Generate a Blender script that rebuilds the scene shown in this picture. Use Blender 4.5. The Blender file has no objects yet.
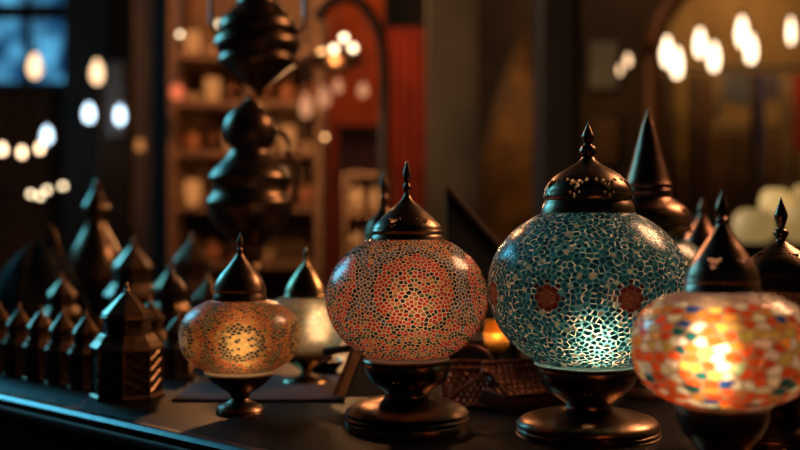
import bpy, bmesh, math, random
from mathutils import Vector, Matrix
R = random.Random(11)
PI = math.pi
SC = bpy.context.scene
COL = SC.collection
F = 50 / 36 * 800            # focal length in pixels
TZ = 0.92                    # height of the counter top
EYE = TZ + 0.22              # camera height

def P(px, py, d):            # a point of the place seen at (px, py), d metres away
    return Vector(((px - 400) / F * d, d, EYE - (py - 225) / F * d))

# ------------------------------------------------------------------ materials
def new_mat(name):
    m = bpy.data.materials.new(name); m.use_nodes = True
    nt = m.node_tree; nt.nodes.clear()
    out = nt.nodes.new('ShaderNodeOutputMaterial')
    return m, nt, out

def mat(name, c, rough=.5, metal=0., c2=None, scale=8., bump=0., bscale=60., coat=0., stretch=(1, 1, 1), detail=4., spec=.5):
    m, nt, out = new_mat(name)
    p = nt.nodes.new('ShaderNodeBsdfPrincipled')
    p.inputs['Roughness'].default_value = rough
    p.inputs['Metallic'].default_value = metal
    p.inputs['Specular IOR Level'].default_value = spec
    p.inputs['Coat Weight'].default_value = coat
    tc = nt.nodes.new('ShaderNodeTexCoord')
    mp = nt.nodes.new('ShaderNodeMapping'); mp.inputs['Scale'].default_value = stretch
    nt.links.new(tc.outputs['Object'], mp.inputs['Vector'])
    n = nt.nodes.new('ShaderNodeTexNoise'); n.inputs['Scale'].default_value = scale
    n.inputs['Detail'].default_value = detail
    nt.links.new(mp.outputs[0], n.inputs['Vector'])
    cr = nt.nodes.new('ShaderNodeValToRGB')
    cr.color_ramp.elements[0].position = .35; cr.color_ramp.elements[1].position = .68
    c2 = c2 or tuple(x * .6 for x in c)
    cr.color_ramp.elements[0].color = (*c2, 1); cr.color_ramp.elements[1].color = (*c, 1)
    nt.links.new(n.outputs['Fac'], cr.inputs['Fac'])
    nt.links.new(cr.outputs['Color'], p.inputs['Base Color'])
    if bump:
        n2 = nt.nodes.new('ShaderNodeTexNoise'); n2.inputs['Scale'].default_value = bscale
        nt.links.new(mp.outputs[0], n2.inputs['Vector'])
        b = nt.nodes.new('ShaderNodeBump'); b.inputs['Strength'].default_value = bump
        b.inputs['Distance'].default_value = .004
        nt.links.new(n2.outputs['Fac'], b.inputs['Height'])
        nt.links.new(b.outputs['Normal'], p.inputs['Normal'])
    nt.links.new(p.outputs[0], out.inputs[0])
    return m

def emit(name, c, s):
    m, nt, out = new_mat(name)
    e = nt.nodes.new('ShaderNodeEmission')
    e.inputs['Color'].default_value = (*c, 1); e.inputs['Strength'].default_value = s
    nt.links.new(e.outputs[0], out.inputs[0])
    return m

def glow_glass(name, attr=None, c=(1, 1, 1), refr=.35, diff=.3, rough=.75, gloss=.2, ior=1.45, gain=1.):
    """stained lamp glass: partly diffuse, partly lets the light of the bulb inside through"""
    m, nt, out = new_mat(name)
    N = nt.nodes.new
    if attr:
        a = N('ShaderNodeAttribute'); a.attribute_name = attr; csock = a.outputs['Color']
    else:
        a = N('ShaderNodeRGB'); a.outputs[0].default_value = (*c, 1); csock = a.outputs[0]
    d = N('ShaderNodeBsdfDiffuse'); t = N('ShaderNodeBsdfTranslucent')
    r = N('ShaderNodeBsdfRefraction'); g = N('ShaderNodeBsdfGlossy')
    r.inputs['Roughness'].default_value = rough; r.inputs['IOR'].default_value = ior
    g.inputs['Roughness'].default_value = gloss
    for s in (d, t, r): nt.links.new(csock, s.inputs['Color'])
    m1 = N('ShaderNodeMixShader'); m1.inputs[0].default_value = refr
    nt.links.new(t.outputs[0], m1.inputs[1]); nt.links.new(r.outputs[0], m1.inputs[2])
    m2 = N('ShaderNodeMixShader'); m2.inputs[0].default_value = diff
    nt.links.new(m1.outputs[0], m2.inputs[1]); nt.links.new(d.outputs[0], m2.inputs[2])
    fr = N('ShaderNodeFresnel'); fr.inputs['IOR'].default_value = 1.5
    m3 = N('ShaderNodeMixShader')
    nt.links.new(fr.outputs[0], m3.inputs[0])
    nt.links.new(m2.outputs[0], m3.inputs[1]); nt.links.new(g.outputs[0], m3.inputs[2])
    nt.links.new(m3.outputs[0], out.inputs[0])
    return m

M = {}
M['bronze'] = mat('dark_bronze', (.27, .165, .1), .31, 1., (.13, .075, .045), 25, .12, 90)
M['copper'] = mat('copper_bronze', (.36, .19, .12), .32, 1., (.2, .1, .065), 30, .15, 120)
M['brass'] = mat('aged_brass', (.36, .24, .12), .26, 1., (.22, .13, .06), 22, .12, 80)
M['lantern'] = mat('lantern_metal', (.36, .21, .12), .34, 1., (.2, .11, .06), 30, .2, 110)
M['lantern_panel'] = mat('lantern_panel', (.13, .08, .05), .5, 1., (.05, .03, .02), 60, .6, 160)
M['inside'] = mat('cup_inside', (.25, .15, .08), .6, 1.)
M['table'] = mat('dark_table_wood', (.015, .01, .009), .42, 0, (.008, .006, .0055), 6, .12, 40, 0, (1, 9, 1), spec=.14)
M['table_edge'] = mat('lacquered_edge', (.03, .03, .04), .3, 0, (.03, .028, .03), 8, .05)
M['table_front'] = mat('counter_front', (.02, .018, .025), .6, 0)
M['frame_wood'] = mat('frame_wood', (.07, .042, .026), .5, 0, (.03, .02, .013), 9, .2, 60, 0, (1, 6, 1))
M['frame_edge'] = mat('worn_brass_edge', (.4, .22, .09), .5, .5, (.2, .1, .04), 30, .2)
M['mauve'] = mat('mauve_felt', (.075, .042, .052), .9, 0, (.045, .028, .034), 40, .3, 200)
M['copper_wire'] = mat('red_copper_wire', (.42, .17, .11), .4, .85, (.24, .085, .06), 60, .1)
M['embossed'] = mat('embossed_copper', (.18, .075, .05), .42, .85, (.13, .05, .035), 40, .2)
M['dark_cloth'] = mat('black_cloth', (.012, .012, .014), .95, 0, None, 20, .3)
M['plaster'] = mat('dark_plaster', (.1, .065, .042), .9, 0, (.05, .033, .024), 2.2, .3, 14)
M['ochre'] = mat('ochre_plaster', (.5, .3, .11), .9, 0, (.3, .17, .06), 2.5, .3, 12)
M['floor'] = mat('stone_floor', (.08, .065, .055), .6, 0, (.05, .04, .035), 3, .2, 10)
M['ceiling'] = mat('dark_ceiling', (.05, .04, .035), .9)
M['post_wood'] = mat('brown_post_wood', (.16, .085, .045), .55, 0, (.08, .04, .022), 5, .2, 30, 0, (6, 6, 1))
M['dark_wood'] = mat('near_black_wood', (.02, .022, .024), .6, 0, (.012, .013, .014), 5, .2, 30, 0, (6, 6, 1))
M['grey_stone'] = mat('grey_green_stone', (.06, .056, .045), .85, 0, (.04, .043, .036), 6, .3, 20)
M['red_wood'] = mat('red_brown_wood', (.2, .08, .035), .45, 0, (.1, .04, .02), 6, .2, 30, 0, (6, 6, 1))
M['shelf_wood'] = mat('shelf_wood', (.22, .11, .05), .55, 0, (.11, .055, .025), 7, .2, 40, 0, (1, 6, 6))
M['orange_cloth'] = mat('orange_cloth', (.62, .12, .025), .9, 0, (.4, .07, .02), 6)
M['red_cloth'] = mat('dark_red_cloth', (.36, .045, .02), .9, 0, (.2, .025, .012), 6)
M['plum_cloth'] = mat('plum_cloth', (.14, .06, .075), .9, 0, (.09, .04, .05), 6)
M['matte_black'] = mat('matte_black_iron', (.008, .008, .008), .8, 0, spec=.1)
M['cord'] = mat('black_cord', (.02, .02, .02), .6)
M['paper'] = mat('grey_paper', (.26, .26, .24), .9, 0, (.18, .18, .17), 5)
M['panel_gold'] = mat('painted_gold_panel', (.4, .19, .05), .6, .2, (.13, .06, .025), 7, .2)
M['clay'] = mat('terracotta', (.4, .16, .07), .6, 0, (.25, .1, .05), 10)
M['cream'] = mat('cream_ceramic', (.6, .45, .3), .5, 0, (.45, .32, .2), 10)
M['pale_cloth'] = mat('pale_grey_cloth', (.42, .38, .35), .9, 0, (.3, .27, .25), 8)
M['warm_bulb'] = emit('warm_bulb_glass', (1, .68, .4), 6.5)
M['warm_bulb_dim'] = emit('warm_bulb_soft', (1, .62, .34), 2.6)
M['cool_bulb'] = emit('cool_bulb_glass', (.62, .82, 1), 4.5)
M['spark'] = emit('small_bulb_glass', (1, .76, .46), 6.)
M['spark_dim'] = emit('small_bulb_soft', (1, .5, .18), 5.)
M['shop_bulb'] = emit('long_bulb_glass', (1, .72, .45), 5.)
M['flame'] = emit('flame', (1, .5, .13), 14.)

# ------------------------------------------------------------------ geometry helpers
def link(name, bm, m, parent=None, smooth=True, angle=40, loc=None, recalc=True):
    me = bpy.data.meshes.new(name)
    if recalc: bmesh.ops.recalc_face_normals(bm, faces=bm.faces[:])
    bm.to_mesh(me); bm.free()
    for x in (m if isinstance(m, (list, tuple)) else [m]): me.materials.append(x)
    if smooth:
        me.shade_smooth() if hasattr(me, 'shade_smooth') else None
        me.set_sharp_from_angle(angle=math.radians(angle))
    o = bpy.data.objects.new(name, me); COL.objects.link(o)
    if parent: o.parent = parent
    if loc is not None: o.location = loc
    return o

def tag(o, label, cat, group=None, kind=None):
    o['label'] = label
    if cat: o['category'] = cat
    if group: o['group'] = group
    if kind: o['kind'] = kind
    return o

def thing(name, label, cat, loc=(0, 0, 0), rz=0., group=None):
    o = bpy.data.objects.new(name, None); COL.objects.link(o)
    o.empty_display_size = .05
    o.location = loc; o.rotation_euler = (0, 0, rz)
    return tag(o, label, cat, group)

def copy_thing(root, loc, label, rz=0., scale=1.):
    c = root.copy(); COL.objects.link(c); c.location = loc; c.rotation_euler = (0, 0, rz)
    c.scale = (scale,) * 3 if not isinstance(scale, tuple) else scale
    c['label'] = label
    for ch in list(root.children):
        k = ch.copy(); COL.objects.link(k); k.parent = c
        for g in list(ch.children):
            q = g.copy(); COL.objects.link(q); q.parent = k
    return c

def lathe_bm(prof, seg=64, bm=None, off=(0, 0, 0), rfun=None):
    bm = bm or bmesh.new(); rings = []
    ox, oy, oz = off
    for r, z in prof:
        if r < 1e-6:
            rings.append([bm.verts.new((ox, oy, oz + z))])
        else:
            ring = []
            for i in range(seg):
                a = 2 * PI * i / seg
                rr = r * (rfun(a, z) if rfun else 1)
                ring.append(bm.verts.new((ox + rr * math.cos(a), oy + rr * math.sin(a), oz + z)))
            rings.append(ring)
    for A, B in zip(rings, rings[1:]):
        if len(A) == 1 and len(B) == 1: continue
        for i in range(seg):
            j = (i + 1) % seg
            if len(A) == 1: bm.faces.new((A[0], B[i], B[j]))
            elif len(B) == 1: bm.faces.new((A[i], A[j], B[0]))
            else: bm.faces.new((A[i], A[j], B[j], B[i]))
    return bm

def solid(prof):             # close a profile on the axis at both ends
    p = list(prof)
    if p[0][0] > 1e-6: p.insert(0, (0, p[0][1]))
    if p[-1][0] > 1e-6: p.append((0, p[-1][1]))
    return p

def smooth_prof(pts, n=4):   # Catmull-Rom through the points
    out = []
    for i in range(len(pts) - 1):
        p0 = pts[max(i - 1, 0)]; p1 = pts[i]; p2 = pts[i + 1]; p3 = pts[min(i + 2, len(pts) - 1)]
        for k in range(n):
            t = k / n
            q = [.5 * (2 * b + (c - a) * t + (2 * a - 5 * b + 4 * c - d) * t * t + (3 * b - a - 3 * c + d) * t ** 3)
                 for a, b, c, d in zip(p0, p1, p2, p3)]
            out.append((max(q[0], 0), q[1]))
    out.append(pts[-1])
    return out

def box_bm(x0, x1, y0, y1, z0, z1, bm=None, bev=0.):
    b = bmesh.new()
    bmesh.ops.create_cube(b, size=1)
    for v in b.verts:
        v.co = ((x0 + x1) / 2 + v.co.x * (x1 - x0), (y0 + y1) / 2 + v.co.y * (y1 - y0), (z0 + z1) / 2 + v.co.z * (z1 - z0))
    if bev: bmesh.ops.bevel(b, geom=b.edges[:], offset=bev, segments=2, affect='EDGES', profile=.5)
    if bm is None: return b
    merge(bm, b); return bm

def merge(bm, b, mtx=None):
    me = bpy.data.meshes.new('tmp'); b.to_mesh(me); b.free()
    if mtx: me.transform(mtx)
    bm.from_mesh(me); bpy.data.meshes.remove(me)

def tube_bm(pts, r, seg=8, bm=None, closed=False):
    bm = bm or bmesh.new()
    pts = [Vector(p) for p in pts]; n = len(pts); rings = []
    up = Vector((0, 0, 1))
    for i, p in enumerate(pts):
        a = pts[i - 1] if (i or closed) else p
        b = pts[(i + 1) % n] if (i < n - 1 or closed) else p
        t = (b - a).normalized()
        s = t.cross(up)
        if s.length < .05: s = t.cross(Vector((1, 0, 0)))
        s.normalize(); w = s.cross(t)
        rr = r[i] if isinstance(r, (list, tuple)) else r
        rings.append([bm.verts.new(p + rr * (math.cos(2 * PI * k / seg) * s + math.sin(2 * PI * k / seg) * w)) for k in range(seg)])
    for i in range(n if closed else n - 1):
        A, B = rings[i], rings[(i + 1) % n]
        for k in range(seg):
            bm.faces.new((A[k], A[(k + 1) % seg], B[(k + 1) % seg], B[k]))
    if not closed:
        bm.faces.new(rings[0][::-1]); bm.faces.new(rings[-1])
    return bm

def prism_bm(poly, y0, y1, bm=None):     # outline in x,z extruded along y
    bm = bm or bmesh.new()
    A = [bm.verts.new((x, y0, z)) for x, z in poly]; B = [bm.verts.new((x, y1, z)) for x, z in poly]
    bm.faces.new(A); bm.faces.new(B[::-1])
    n = len(poly)
    for i in range(n): bm.faces.new((A[i], B[i], B[(i + 1) % n], A[(i + 1) % n]))
    return bm

def cut(o, cutter_bm):                   # boolean difference, baked into the mesh
    me = bpy.data.meshes.new('c'); bmesh.ops.recalc_face_normals(cutter_bm, faces=cutter_bm.faces[:])
    cutter_bm.to_mesh(me); cutter_bm.free()
    c = bpy.data.objects.new('c', me); COL.objects.link(c)
    par = o.parent; o.parent = None
    b = o.modifiers.new('b', 'BOOLEAN'); b.object = c; b.operation = 'DIFFERENCE'; b.solver = 'EXACT'
    dg = bpy.context.evaluated_depsgraph_get()
    nm = bpy.data.meshes.new_from_object(o.evaluated_get(dg))
    o.modifiers.clear(); old = o.data; nmn = old.name; o.data = nm
    bpy.data.meshes.remove(old); nm.name = nmn
    bpy.data.objects.remove(c); bpy.data.meshes.remove(me)
    nm.set_sharp_from_angle(angle=math.radians(40))
    o.parent = par

def hole_motifs(n, rad, z, tilt, size, phase, simple=False):
    bm = bmesh.new()
    def put(poly, a):
        b = prism_bm(poly, -size * 2.2, size * 2.2)
        mtx = Matrix.Rotation(a + PI / 2, 4, 'Z') @ Matrix.Translation((0, -rad, z)) @ Matrix.Rotation(-tilt, 4, 'X')
        merge(bm, b, mtx)
    def disc(cx, cz, r, k=10): return [(cx + r * math.cos(2 * PI * i / k), cz + r * math.sin(2 * PI * i / k)) for i in range(k)]
    heart = []
    for i in range(22):
        t = 2 * PI * (i + .5) / 22
        heart.append((.058 * 16 * math.sin(t) ** 3 * size, .058 * (13 * math.cos(t) - 5 * math.cos(2 * t) - 2 * math.cos(3 * t) - math.cos(4 * t)) * size))
    for i in range(n):
        a = phase + 2 * PI * i / n
        if simple:
            for s in (-1, 1):
                put([(s * size * .25 + x * .55, zz * .55) for x, zz in disc(0, 0, size, 9)] if False else
                    [(s * size * (.2 + .75 * q), size * w) for q, w in ((0, -.5), (.6, -.35), (1, .1), (.7, .45), (.55, .05), (.15, -.1))], a)
            continue
        put(heart, a)
        for s in (-1, 1):
            put(disc(s * size * 1.25, size * .75, size * .33), a)
        put(disc(0, -size * 1.5, size * .28), a)
        for s in (-1, 1): put(disc(s * size * .62, -size * 1.15, size * .2), a)
    return bm

def smooth_path(pts, n=4):
    lo = min(p[0] for p in pts) - 1
    return [(x + lo, z) for x, z in smooth_prof([(x - lo, z) for x, z in pts], n)]

# ------------------------------------------------------------------ mosaic globes
def spread_seeds(a, ct, cb, zmin, zmax, mind, rng, first=()):
    """points on the globe no closer than mind (same unit as a), the patterned ones first"""
    cell = mind; grid = {}; out = []
    def key(p): return (int(p[0] // cell), int(p[1] // cell), int(p[2] // cell))
    def ok(p, f):
        k = key(p)
        for i in (-1, 0, 1):
            for j in (-1, 0, 1):
                for l in (-1, 0, 1):
                    for q in grid.get((k[0] + i, k[1] + j, k[2] + l), ()):
                        if (p[0] - q[0]) ** 2 + (p[1] - q[1]) ** 2 + (p[2] - q[2]) ** 2 < (mind * f) ** 2: return False
        return True
    def add(p):
        grid.setdefault(key(p), []).append(p); out.append(p)
    for p in first:
        if ok(p, .8): add(p)
    fails = 0
    area = 4 * PI * a * (ct + cb) / 2
    tries = int(area / mind ** 2 * 14)
    for _ in range(tries):
        z = rng.uniform(-1, 1); t = rng.uniform(0, 2 * PI); s = math.sqrt(1 - z * z)
        c = ct if z > 0 else cb
        # weight by the stretch of the ellipsoid so the density is even
        w = math.sqrt((c * s) ** 2 + (a * z) ** 2) / max(a, c)
        if rng.random() > w: continue
        if not (zmin - .12 < z < zmax + .12): 
            if rng.random() > .15: continue
        p = (a * s * math.cos(t), a * s * math.sin(t), c * z)
        if ok(p, 1.): add(p)
    return out

def globe_bm(a, ct, cb, ztop, zbot, mind, colour, rng, gap=.16, raise_=.35, first=(), unit=1., grout=None, vary=.25, ex=2.):
    """one watertight skin: grout strips (material 0) and raised tiles (material 1, colour attribute)"""
    zmax, zmin = ztop / ct, zbot / cb
    seeds = spread_seeds(a, ct, cb, zmin, zmax, mind, rng, first)
    hb = bmesh.new(); U = []
    for p in seeds:
        v = Vector((p[0] / a, p[1] / a, p[2] / (ct if p[2] > 0 else cb))).normalized(); U.append(hb.verts.new(v))
    hb.verts.index_update()
    bmesh.ops.convex_hull(hb, input=hb.verts[:])
    bmesh.ops.triangulate(hb, faces=hb.faces[:])
    hb.normal_update()
    bm = bmesh.new(); lay = bm.loops.layers.float_color.new('tile_colour')
    def onto(u, h=0.):
        z = min(max(u.z, zmin), zmax)
        s = max(1 - abs(z) ** ex, 0) ** (1 / ex); q = math.hypot(u.x, u.y) or 1
        x, y = u.x / q * s, u.y / q * s
        c = ct if z > 0 else cb
        n = Vector((x / a, y / a, z / c)).normalized()
        return (Vector((a * x, a * y, c * z)) + n * h) * unit
    for v in hb.verts:
        if not v.link_faces: continue
        u = v.co.normalized()
        if u.z > zmax + .06 or u.z < zmin - .06: continue
        e1 = u.orthogonal().normalized(); e2 = u.cross(e1)
        cs = []
        for f in v.link_faces:
            n = f.normal.normalized()
            if n.dot(u) < 0: n = -n
            cs.append(n)
        cs.sort(key=lambda n: math.atan2(n.dot(e2), n.dot(e1)))
        if all(n.z >= zmax for n in cs) or all(n.z <= zmin for n in cs): continue
        cs2 = [Vector((math.cos(math.atan2(n.y, n.x)) * math.sqrt(1 - min(max(n.z, zmin), zmax) ** 2),
                       math.sin(math.atan2(n.y, n.x)) * math.sqrt(1 - min(max(n.z, zmin), zmax) ** 2), min(max(n.z, zmin), zmax))) for n in cs]
        cen = sum(cs2, Vector()) / len(cs2)
        lon = math.atan2(u.y, u.x)
        col = colour(lon, u.z, rng)
        g = gap * rng.uniform(1 - vary, 1 + vary)
        A = [bm.verts.new(onto(n)) for n in cs2]
        B = [bm.verts.new(onto(cen + (n - cen) * (1 - g))) for n in cs2]
        tl = rng.uniform(.6, 1.2) * raise_
        T = [bm.verts.new(onto(cen + (n - cen) * (1 - g * 1.7), tl)) for n in cs2]
        k = len(cs2)
        for i in range(k):
            j = (i + 1) % k
            try:
                f = bm.faces.new((A[i], A[j], B[j], B[i])); f.material_index = 0
                gc = grout(lon, u.z, rng) if grout else (.6, .45, .3)
                for l in f.loops: l[lay] = (*gc, 1)
                f = bm.faces.new((B[i], B[j], T[j], T[i])); f.material_index = 1
                for l in f.loops: l[lay] = (*col, 1)
            except ValueError: pass
        f = bm.faces.new(T); f.material_index = 1
        for l in f.loops: l[lay] = (*col, 1)
    hb.free()
    bmesh.ops.remove_doubles(bm, verts=bm.verts[:], dist=1e-6)
    return bm

def jit(c, rng, v=.25):
    k = 1 + rng.uniform(-v, v)
    return tuple(max(0, x * k * (1 + rng.uniform(-.1, .1))) for x in c)

FRONT = -PI / 2              # the camera looks along +y, so the near side of a lamp is at -y
def wrap(a): return (a + PI) % (2 * PI) - PI

# ---- the lamps
def make_lamp(label, cx, d, cap, globe, base, tiles, bulb, group='mosaic glass lamps on the counter', holes=None, base_holes=None,
              metal='bronze', name='mosaic_lamp', lip=True, finial=None):
    s = d / F; yb = 225 + .22 * F / d
    z = lambda y: (yb - y) * s
    x0 = (cx - 400) / F * d
    L = thing(name, label, 'lamp', (x0, d, TZ), 0, group)
    pr = [(r * s, z(y)) for r, y in base][::-1]
    bo = link('base', lathe_bm(solid_base(pr, s), 72), M[metal], L)
    if base_holes:
        n, r, y, tilt, size, ph = base_holes
        cut(bo, hole_motifs(n, r * s, z(y), tilt, size * s, ph, True))
    cy, a, ct, cb, yt, ybt, rt, rb = globe
    g = globe_bm(a, ct, cb, cy - yt, cy - ybt, tiles['mind'], tiles['colour'], random.Random(tiles['seed']), tiles.get('gap', .16),
                 tiles.get('raise', .35), tiles.get('first', ()), s, tiles.get('gc'), tiles.get('vary', .25), tiles.get('ex', 2.))
    bmesh.ops.translate(g, verts=g.verts[:], vec=(0, 0, z(cy)))
    if lip:                                                      # plain glass rim under the mosaic
        zz = z(ybt); ex = tiles.get('ex', 2.); r0 = a * max(0, 1 - abs((cy - ybt) / cb) ** ex) ** (1 / ex) * s
        n0 = len(g.faces)
        lathe_bm([(r0 * .985, zz + .3 * s), (r0 * 1.02, zz - .6 * s), (r0 * 1.02, zz - 3 * s), (r0 * .95, zz - 4 * s)], 64, g)
        g.faces.ensure_lookup_table()
        for f in g.faces[n0:]: f.material_index = 2
        bmesh.ops.reverse_faces(g, faces=g.faces[n0:])
    go = link('glass_globe', g, [tiles['grout'], tiles['glass'], tiles.get('lip', tiles['grout'])], L, True, 14, None, False)
    # cap: a hollow turned dome with pierced openings
    cp = smooth_prof([(r * s, z(y)) for r, y in cap[0]], 3)
    th = .0016
    inner = [(max(r - th, .0004), zz - (th if i else 0)) for i, (r, zz) in enumerate(cp)]
    rim = [(r * s, z(y)) for r, y in cap[1]]
    outer = cp + rim
    prof = outer + [(max(outer[-1][0] - th, .001), outer[-1][1])] + [(max(r - th, .0006), zz) for r, zz in rim[::-1][1:]] + inner[::-1]
    prof = [(0, outer[0][1] )] + prof + [(0, inner[0][1] - th)]
    co = link('cap', lathe_bm(prof, 84), M[metal], L)
    if holes:
        for (n, r, y, tilt, size, ph) in holes: cut(co, hole_motifs(n, r * s, z(y), tilt, size * s, ph))
    fp = smooth_prof([(r * s, z(y)) for r, y in (finial or cap[2])], 3)
    link('finial', lathe_bm(solid(fp), 24), M[metal], co, True, 50)
    if bulb:
        bx, by, br, c, st = bulb
        bp = [(0, -br), (br * .6, -br * .8), (br * .95, -br * .3), (br * .95, br * .3), (br * .6, br * .8), (0, br)]
        em = emit('lamp_bulb', c, st)
        bb = link('bulb', lathe_bm([(r, zz) for r, zz in bp], 14), em, L, True, 80, (bx * s, 0, z(by)))
        zt = z(base[0][1]) - .012
        link('bulb_holder', lathe_bm(solid([(.006, zt), (.006, z(by) - br * .9)]), 12), M['inside'], L, loc=(bx * s, 0, 0))
    return L

def solid_base(pr, s):
    """pr from the foot up to the cup's rim; the cup is hollow"""
    th = .0018
    top = pr[-1]; mz = min(range(len(pr)), key=lambda i: pr[i][0] if i > 2 else 9e9)
    inner = [(max(r - th, .002), zz + (0 if i == len(pr) - 1 else th)) for i, (r, zz) in enumerate(pr) if i > mz]
    return [(0, pr[0][1])] + pr + inner[::-1] + [(0, inner[0][1])]

# teal lamp -------------------------------------------------------------------
FT = math.atan2(-1.17, -188 / F * 1.17)       # side of the teal lamp turned to the camera
def teal_first():
    pts = []; a, ct, cb = 100, 83, 87
    for k in range(8):
        lon = FT + math.radians(0.5) + (k - .5) * PI / 4
        lat = -.06
        for q, nq in ((0, 1), (5.4, 8), (10.4, 8), (15.4, 16), (20.4, 23), (25.2, 29), (30, 34)):
            for i in range(nq):
                t = 2 * PI * i / nq + (0 if q < 12 else .2 + q if q > 16 else 0)
                u, w = q * math.cos(t), q * math.sin(t)
                la = lat + w / 85; lo = lon + u / (100 * math.cos(la))
                if q > 12 and abs(wrap(lo - lon)) > PI / 8: continue
                c = ct if la > 0 else cb
                pts.append((a * math.cos(la) * math.cos(lo), a * math.cos(la) * math.sin(lo), c * math.sin(la)))
    return pts

def teal_col(lon, z, rng):
    la = math.asin(max(-1, min(1, z)))
    k = wrap(lon - FT - math.radians(.5)) / (PI / 4) + .5
    du = (k - round(k)) * (PI / 4) * 100 * math.cos(la); dw = (la + .06) * 85
    q = math.hypot(du, dw); t = math.atan2(dw, du)
    if q < 7.6: return jit((.26, .075, .045), rng, .3)
    if q < 13.2: return jit((.12, .016, .014), rng, .35)
    if q < 17.5 and math.cos(8 * t) > 0: return jit((.07, .01, .01), rng, .4)
    x = rng.random()
    if x < .66: return jit((.008, .085, .15), rng, .45)
    if x < .9: return jit((.018, .15, .235), rng, .35)
    if x < .925: return jit((.1, .28, .36), rng, .3)
    if x < .994: return jit((.5, .53, .44), rng, .25)
    return (.02, .25, .6)
def teal_grout(lon, z, rng):
    la = math.asin(max(-1, min(1, z)))
    k = wrap(lon - FT - math.radians(.5)) / (PI / 4) + .5
    q = math.hypot((k - round(k)) * (PI / 4) * 100 * math.cos(la), (la + .06) * 85)
    if q < 13.5: return jit((.17, .05, .035), rng, .3)
    return jit((.74, .74, .64), rng, .3) if rng.random() < .2 else jit((.07, .25, .33), rng, .5)
G_teal = glow_glass('pale_teal_grout', 'tile_colour', None, .6, .3, .6)
T_teal = glow_glass('teal_tile', 'tile_colour', refr=.04, diff=.8, gloss=.25)
LIP_teal = glow_glass('teal_rim_glass', None, (.22, .5, .62), .2, .5, .5)
make_lamp('teal mosaic lamp with dark red flowers and a pierced bronze cap', 588, 1.17,
          ([(6, 157.5), (8, 160), (13, 164), (20, 168), (30, 174), (38, 181), (42.5, 188), (43.5, 193)],
           [(44.5, 196), (44, 199), (42.5, 200.5), (43.5, 202.5), (45, 205), (46, 209), (46.5, 213)],
           [(0, 121), (1.8, 126), (4.5, 132), (6, 136), (5.6, 139), (4.3, 143), (4.6, 145), (7, 147), (8.3, 151), (7.2, 155), (5.2, 157.5), (6.5, 160)]),
          (287, 100, 83, 87, 213, 361, 45, 53),
          [(49, 364), (50, 366), (48.6, 368.5), (49.6, 371), (48, 378), (44, 386), (36, 394), (27, 400), (22, 404), (23, 407), (28, 409), (40, 411), (54, 414), (66, 418), (71, 422.5), (71.5, 425), (69.5, 427), (71.5, 429), (71.5, 430.5), (70, 432), (72, 433), (72, 433.9)],
          dict(mind=4.4, colour=teal_col, seed=3, grout=G_teal, glass=T_teal, lip=LIP_teal, gap=.27, vary=.6, gc=teal_grout, first=teal_first()),
          (8, 326, .017, (1, .64, .34), 30), holes=[(8, 40.5, 184.5, math.radians(38), 7.6, FT + math.radians(-17))],
          base_holes=(8, 41, 388, math.radians(-38), 4.5, FT))

# red lamp ---------------------------------------------------------------------
def red_col(lon, z, rng):
    la = math.asin(max(-1, min(1, z))); yy = -la * 72; x = rng.random()
    k = wrap(lon - FRONT - .08) / (2 * PI / 5); du = (k - round(k)) * (2 * PI / 5) * 81 * math.cos(la) ** .6
    q = math.hypot(du, (yy + 12) * .95)
    dark = (.035, .028, .028); red = (.68, .045, .025); org = (.62, .2, .05); sl = (.11, .15, .22); olive = (.12, .11, .04); brn = (.22, .1, .055)
    if yy > 22 and q > 24:
        b = int((yy - 22 + .0045 * du * du) / 6.5)
        if b % 3 == 0: return jit(dark if x < .5 else olive if x < .75 else org, rng)
        if b % 3 == 1: return jit(red if x < .6 else org if x < .8 else dark, rng)
        return jit(red if x < .4 else olive if x < .6 else sl if x < .75 else org, rng)
    if q < 10: return jit(dark if x < .45 else olive if x < .65 else org, rng)
    if q < 24: return jit(red if x < .3 else org if x < .55 else olive if x < .8 else dark, rng)
    if q < 30: return jit(red if x < .55 else org if x < .75 else dark, rng)
    if q < 39: return jit(red if x < .86 else org if x < .92 else dark, rng)
    if q < 44.5: return jit(dark if x < .7 else sl, rng)
    if q < 51 and yy < 6: return jit(sl if x < .75 else dark if x < .9 else brn, rng)
    return jit(brn if x < .5 else dark if x < .68 else red if x < .85 else org, rng)
G_red = glow_glass('peach_grout', None, (.85, .57, .36), .15, .42, .75)
T_red = glow_glass('red_tile', 'tile_colour', refr=.12, diff=.72, gloss=.22)
LIP_red = glow_glass('milky_rim_glass', None, (.6, .45, .4), .2, .5, .5)
make_lamp('red and orange mosaic lamp with fine cream grout lines between tiny tiles', 407, 1.21,
          ([(3, 195), (4.5, 198), (9, 203), (16, 209), (23, 215), (30, 221.5), (33.5, 226), (34.5, 229)],
           [(35.5, 231), (34.5, 233), (34, 234.5), (35.5, 236), (36, 240)],
           [(0, 160), (1.4, 163), (2.6, 168), (3.8, 173), (3.9, 177), (2.4, 182), (2.6, 184), (3.9, 186), (4, 189), (2.5, 191.5), (2.9, 195), (3.6, 197)]),
          (298, 81, 66, 67, 239.5, 355.5, 35, 43),
          [(42.5, 358.5), (44, 360.5), (42.2, 363), (43, 366), (42, 372), (38, 380), (31, 386), (25, 390), (22, 393), (22.5, 395.5), (27, 397.5), (38, 399.5), (50, 403), (59, 408), (62, 411.5), (62, 413), (60.5, 415), (62, 417), (61.7, 418.5), (60.8, 420), (62, 421.5), (62, 426.9)],
          dict(mind=3.05, colour=red_col, seed=5, grout=G_red, glass=T_red, lip=LIP_red, gap=.17, **{'raise': .25}),
          (4, 305, .017, (1, .7, .44), 13), holes=[(6, 32, 219, math.radians(42), 4.6, FRONT + math.radians(33))],
          base_holes=(8, 38, 377, math.radians(-35), 3.6, FRONT + math.radians(-17)))

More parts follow.
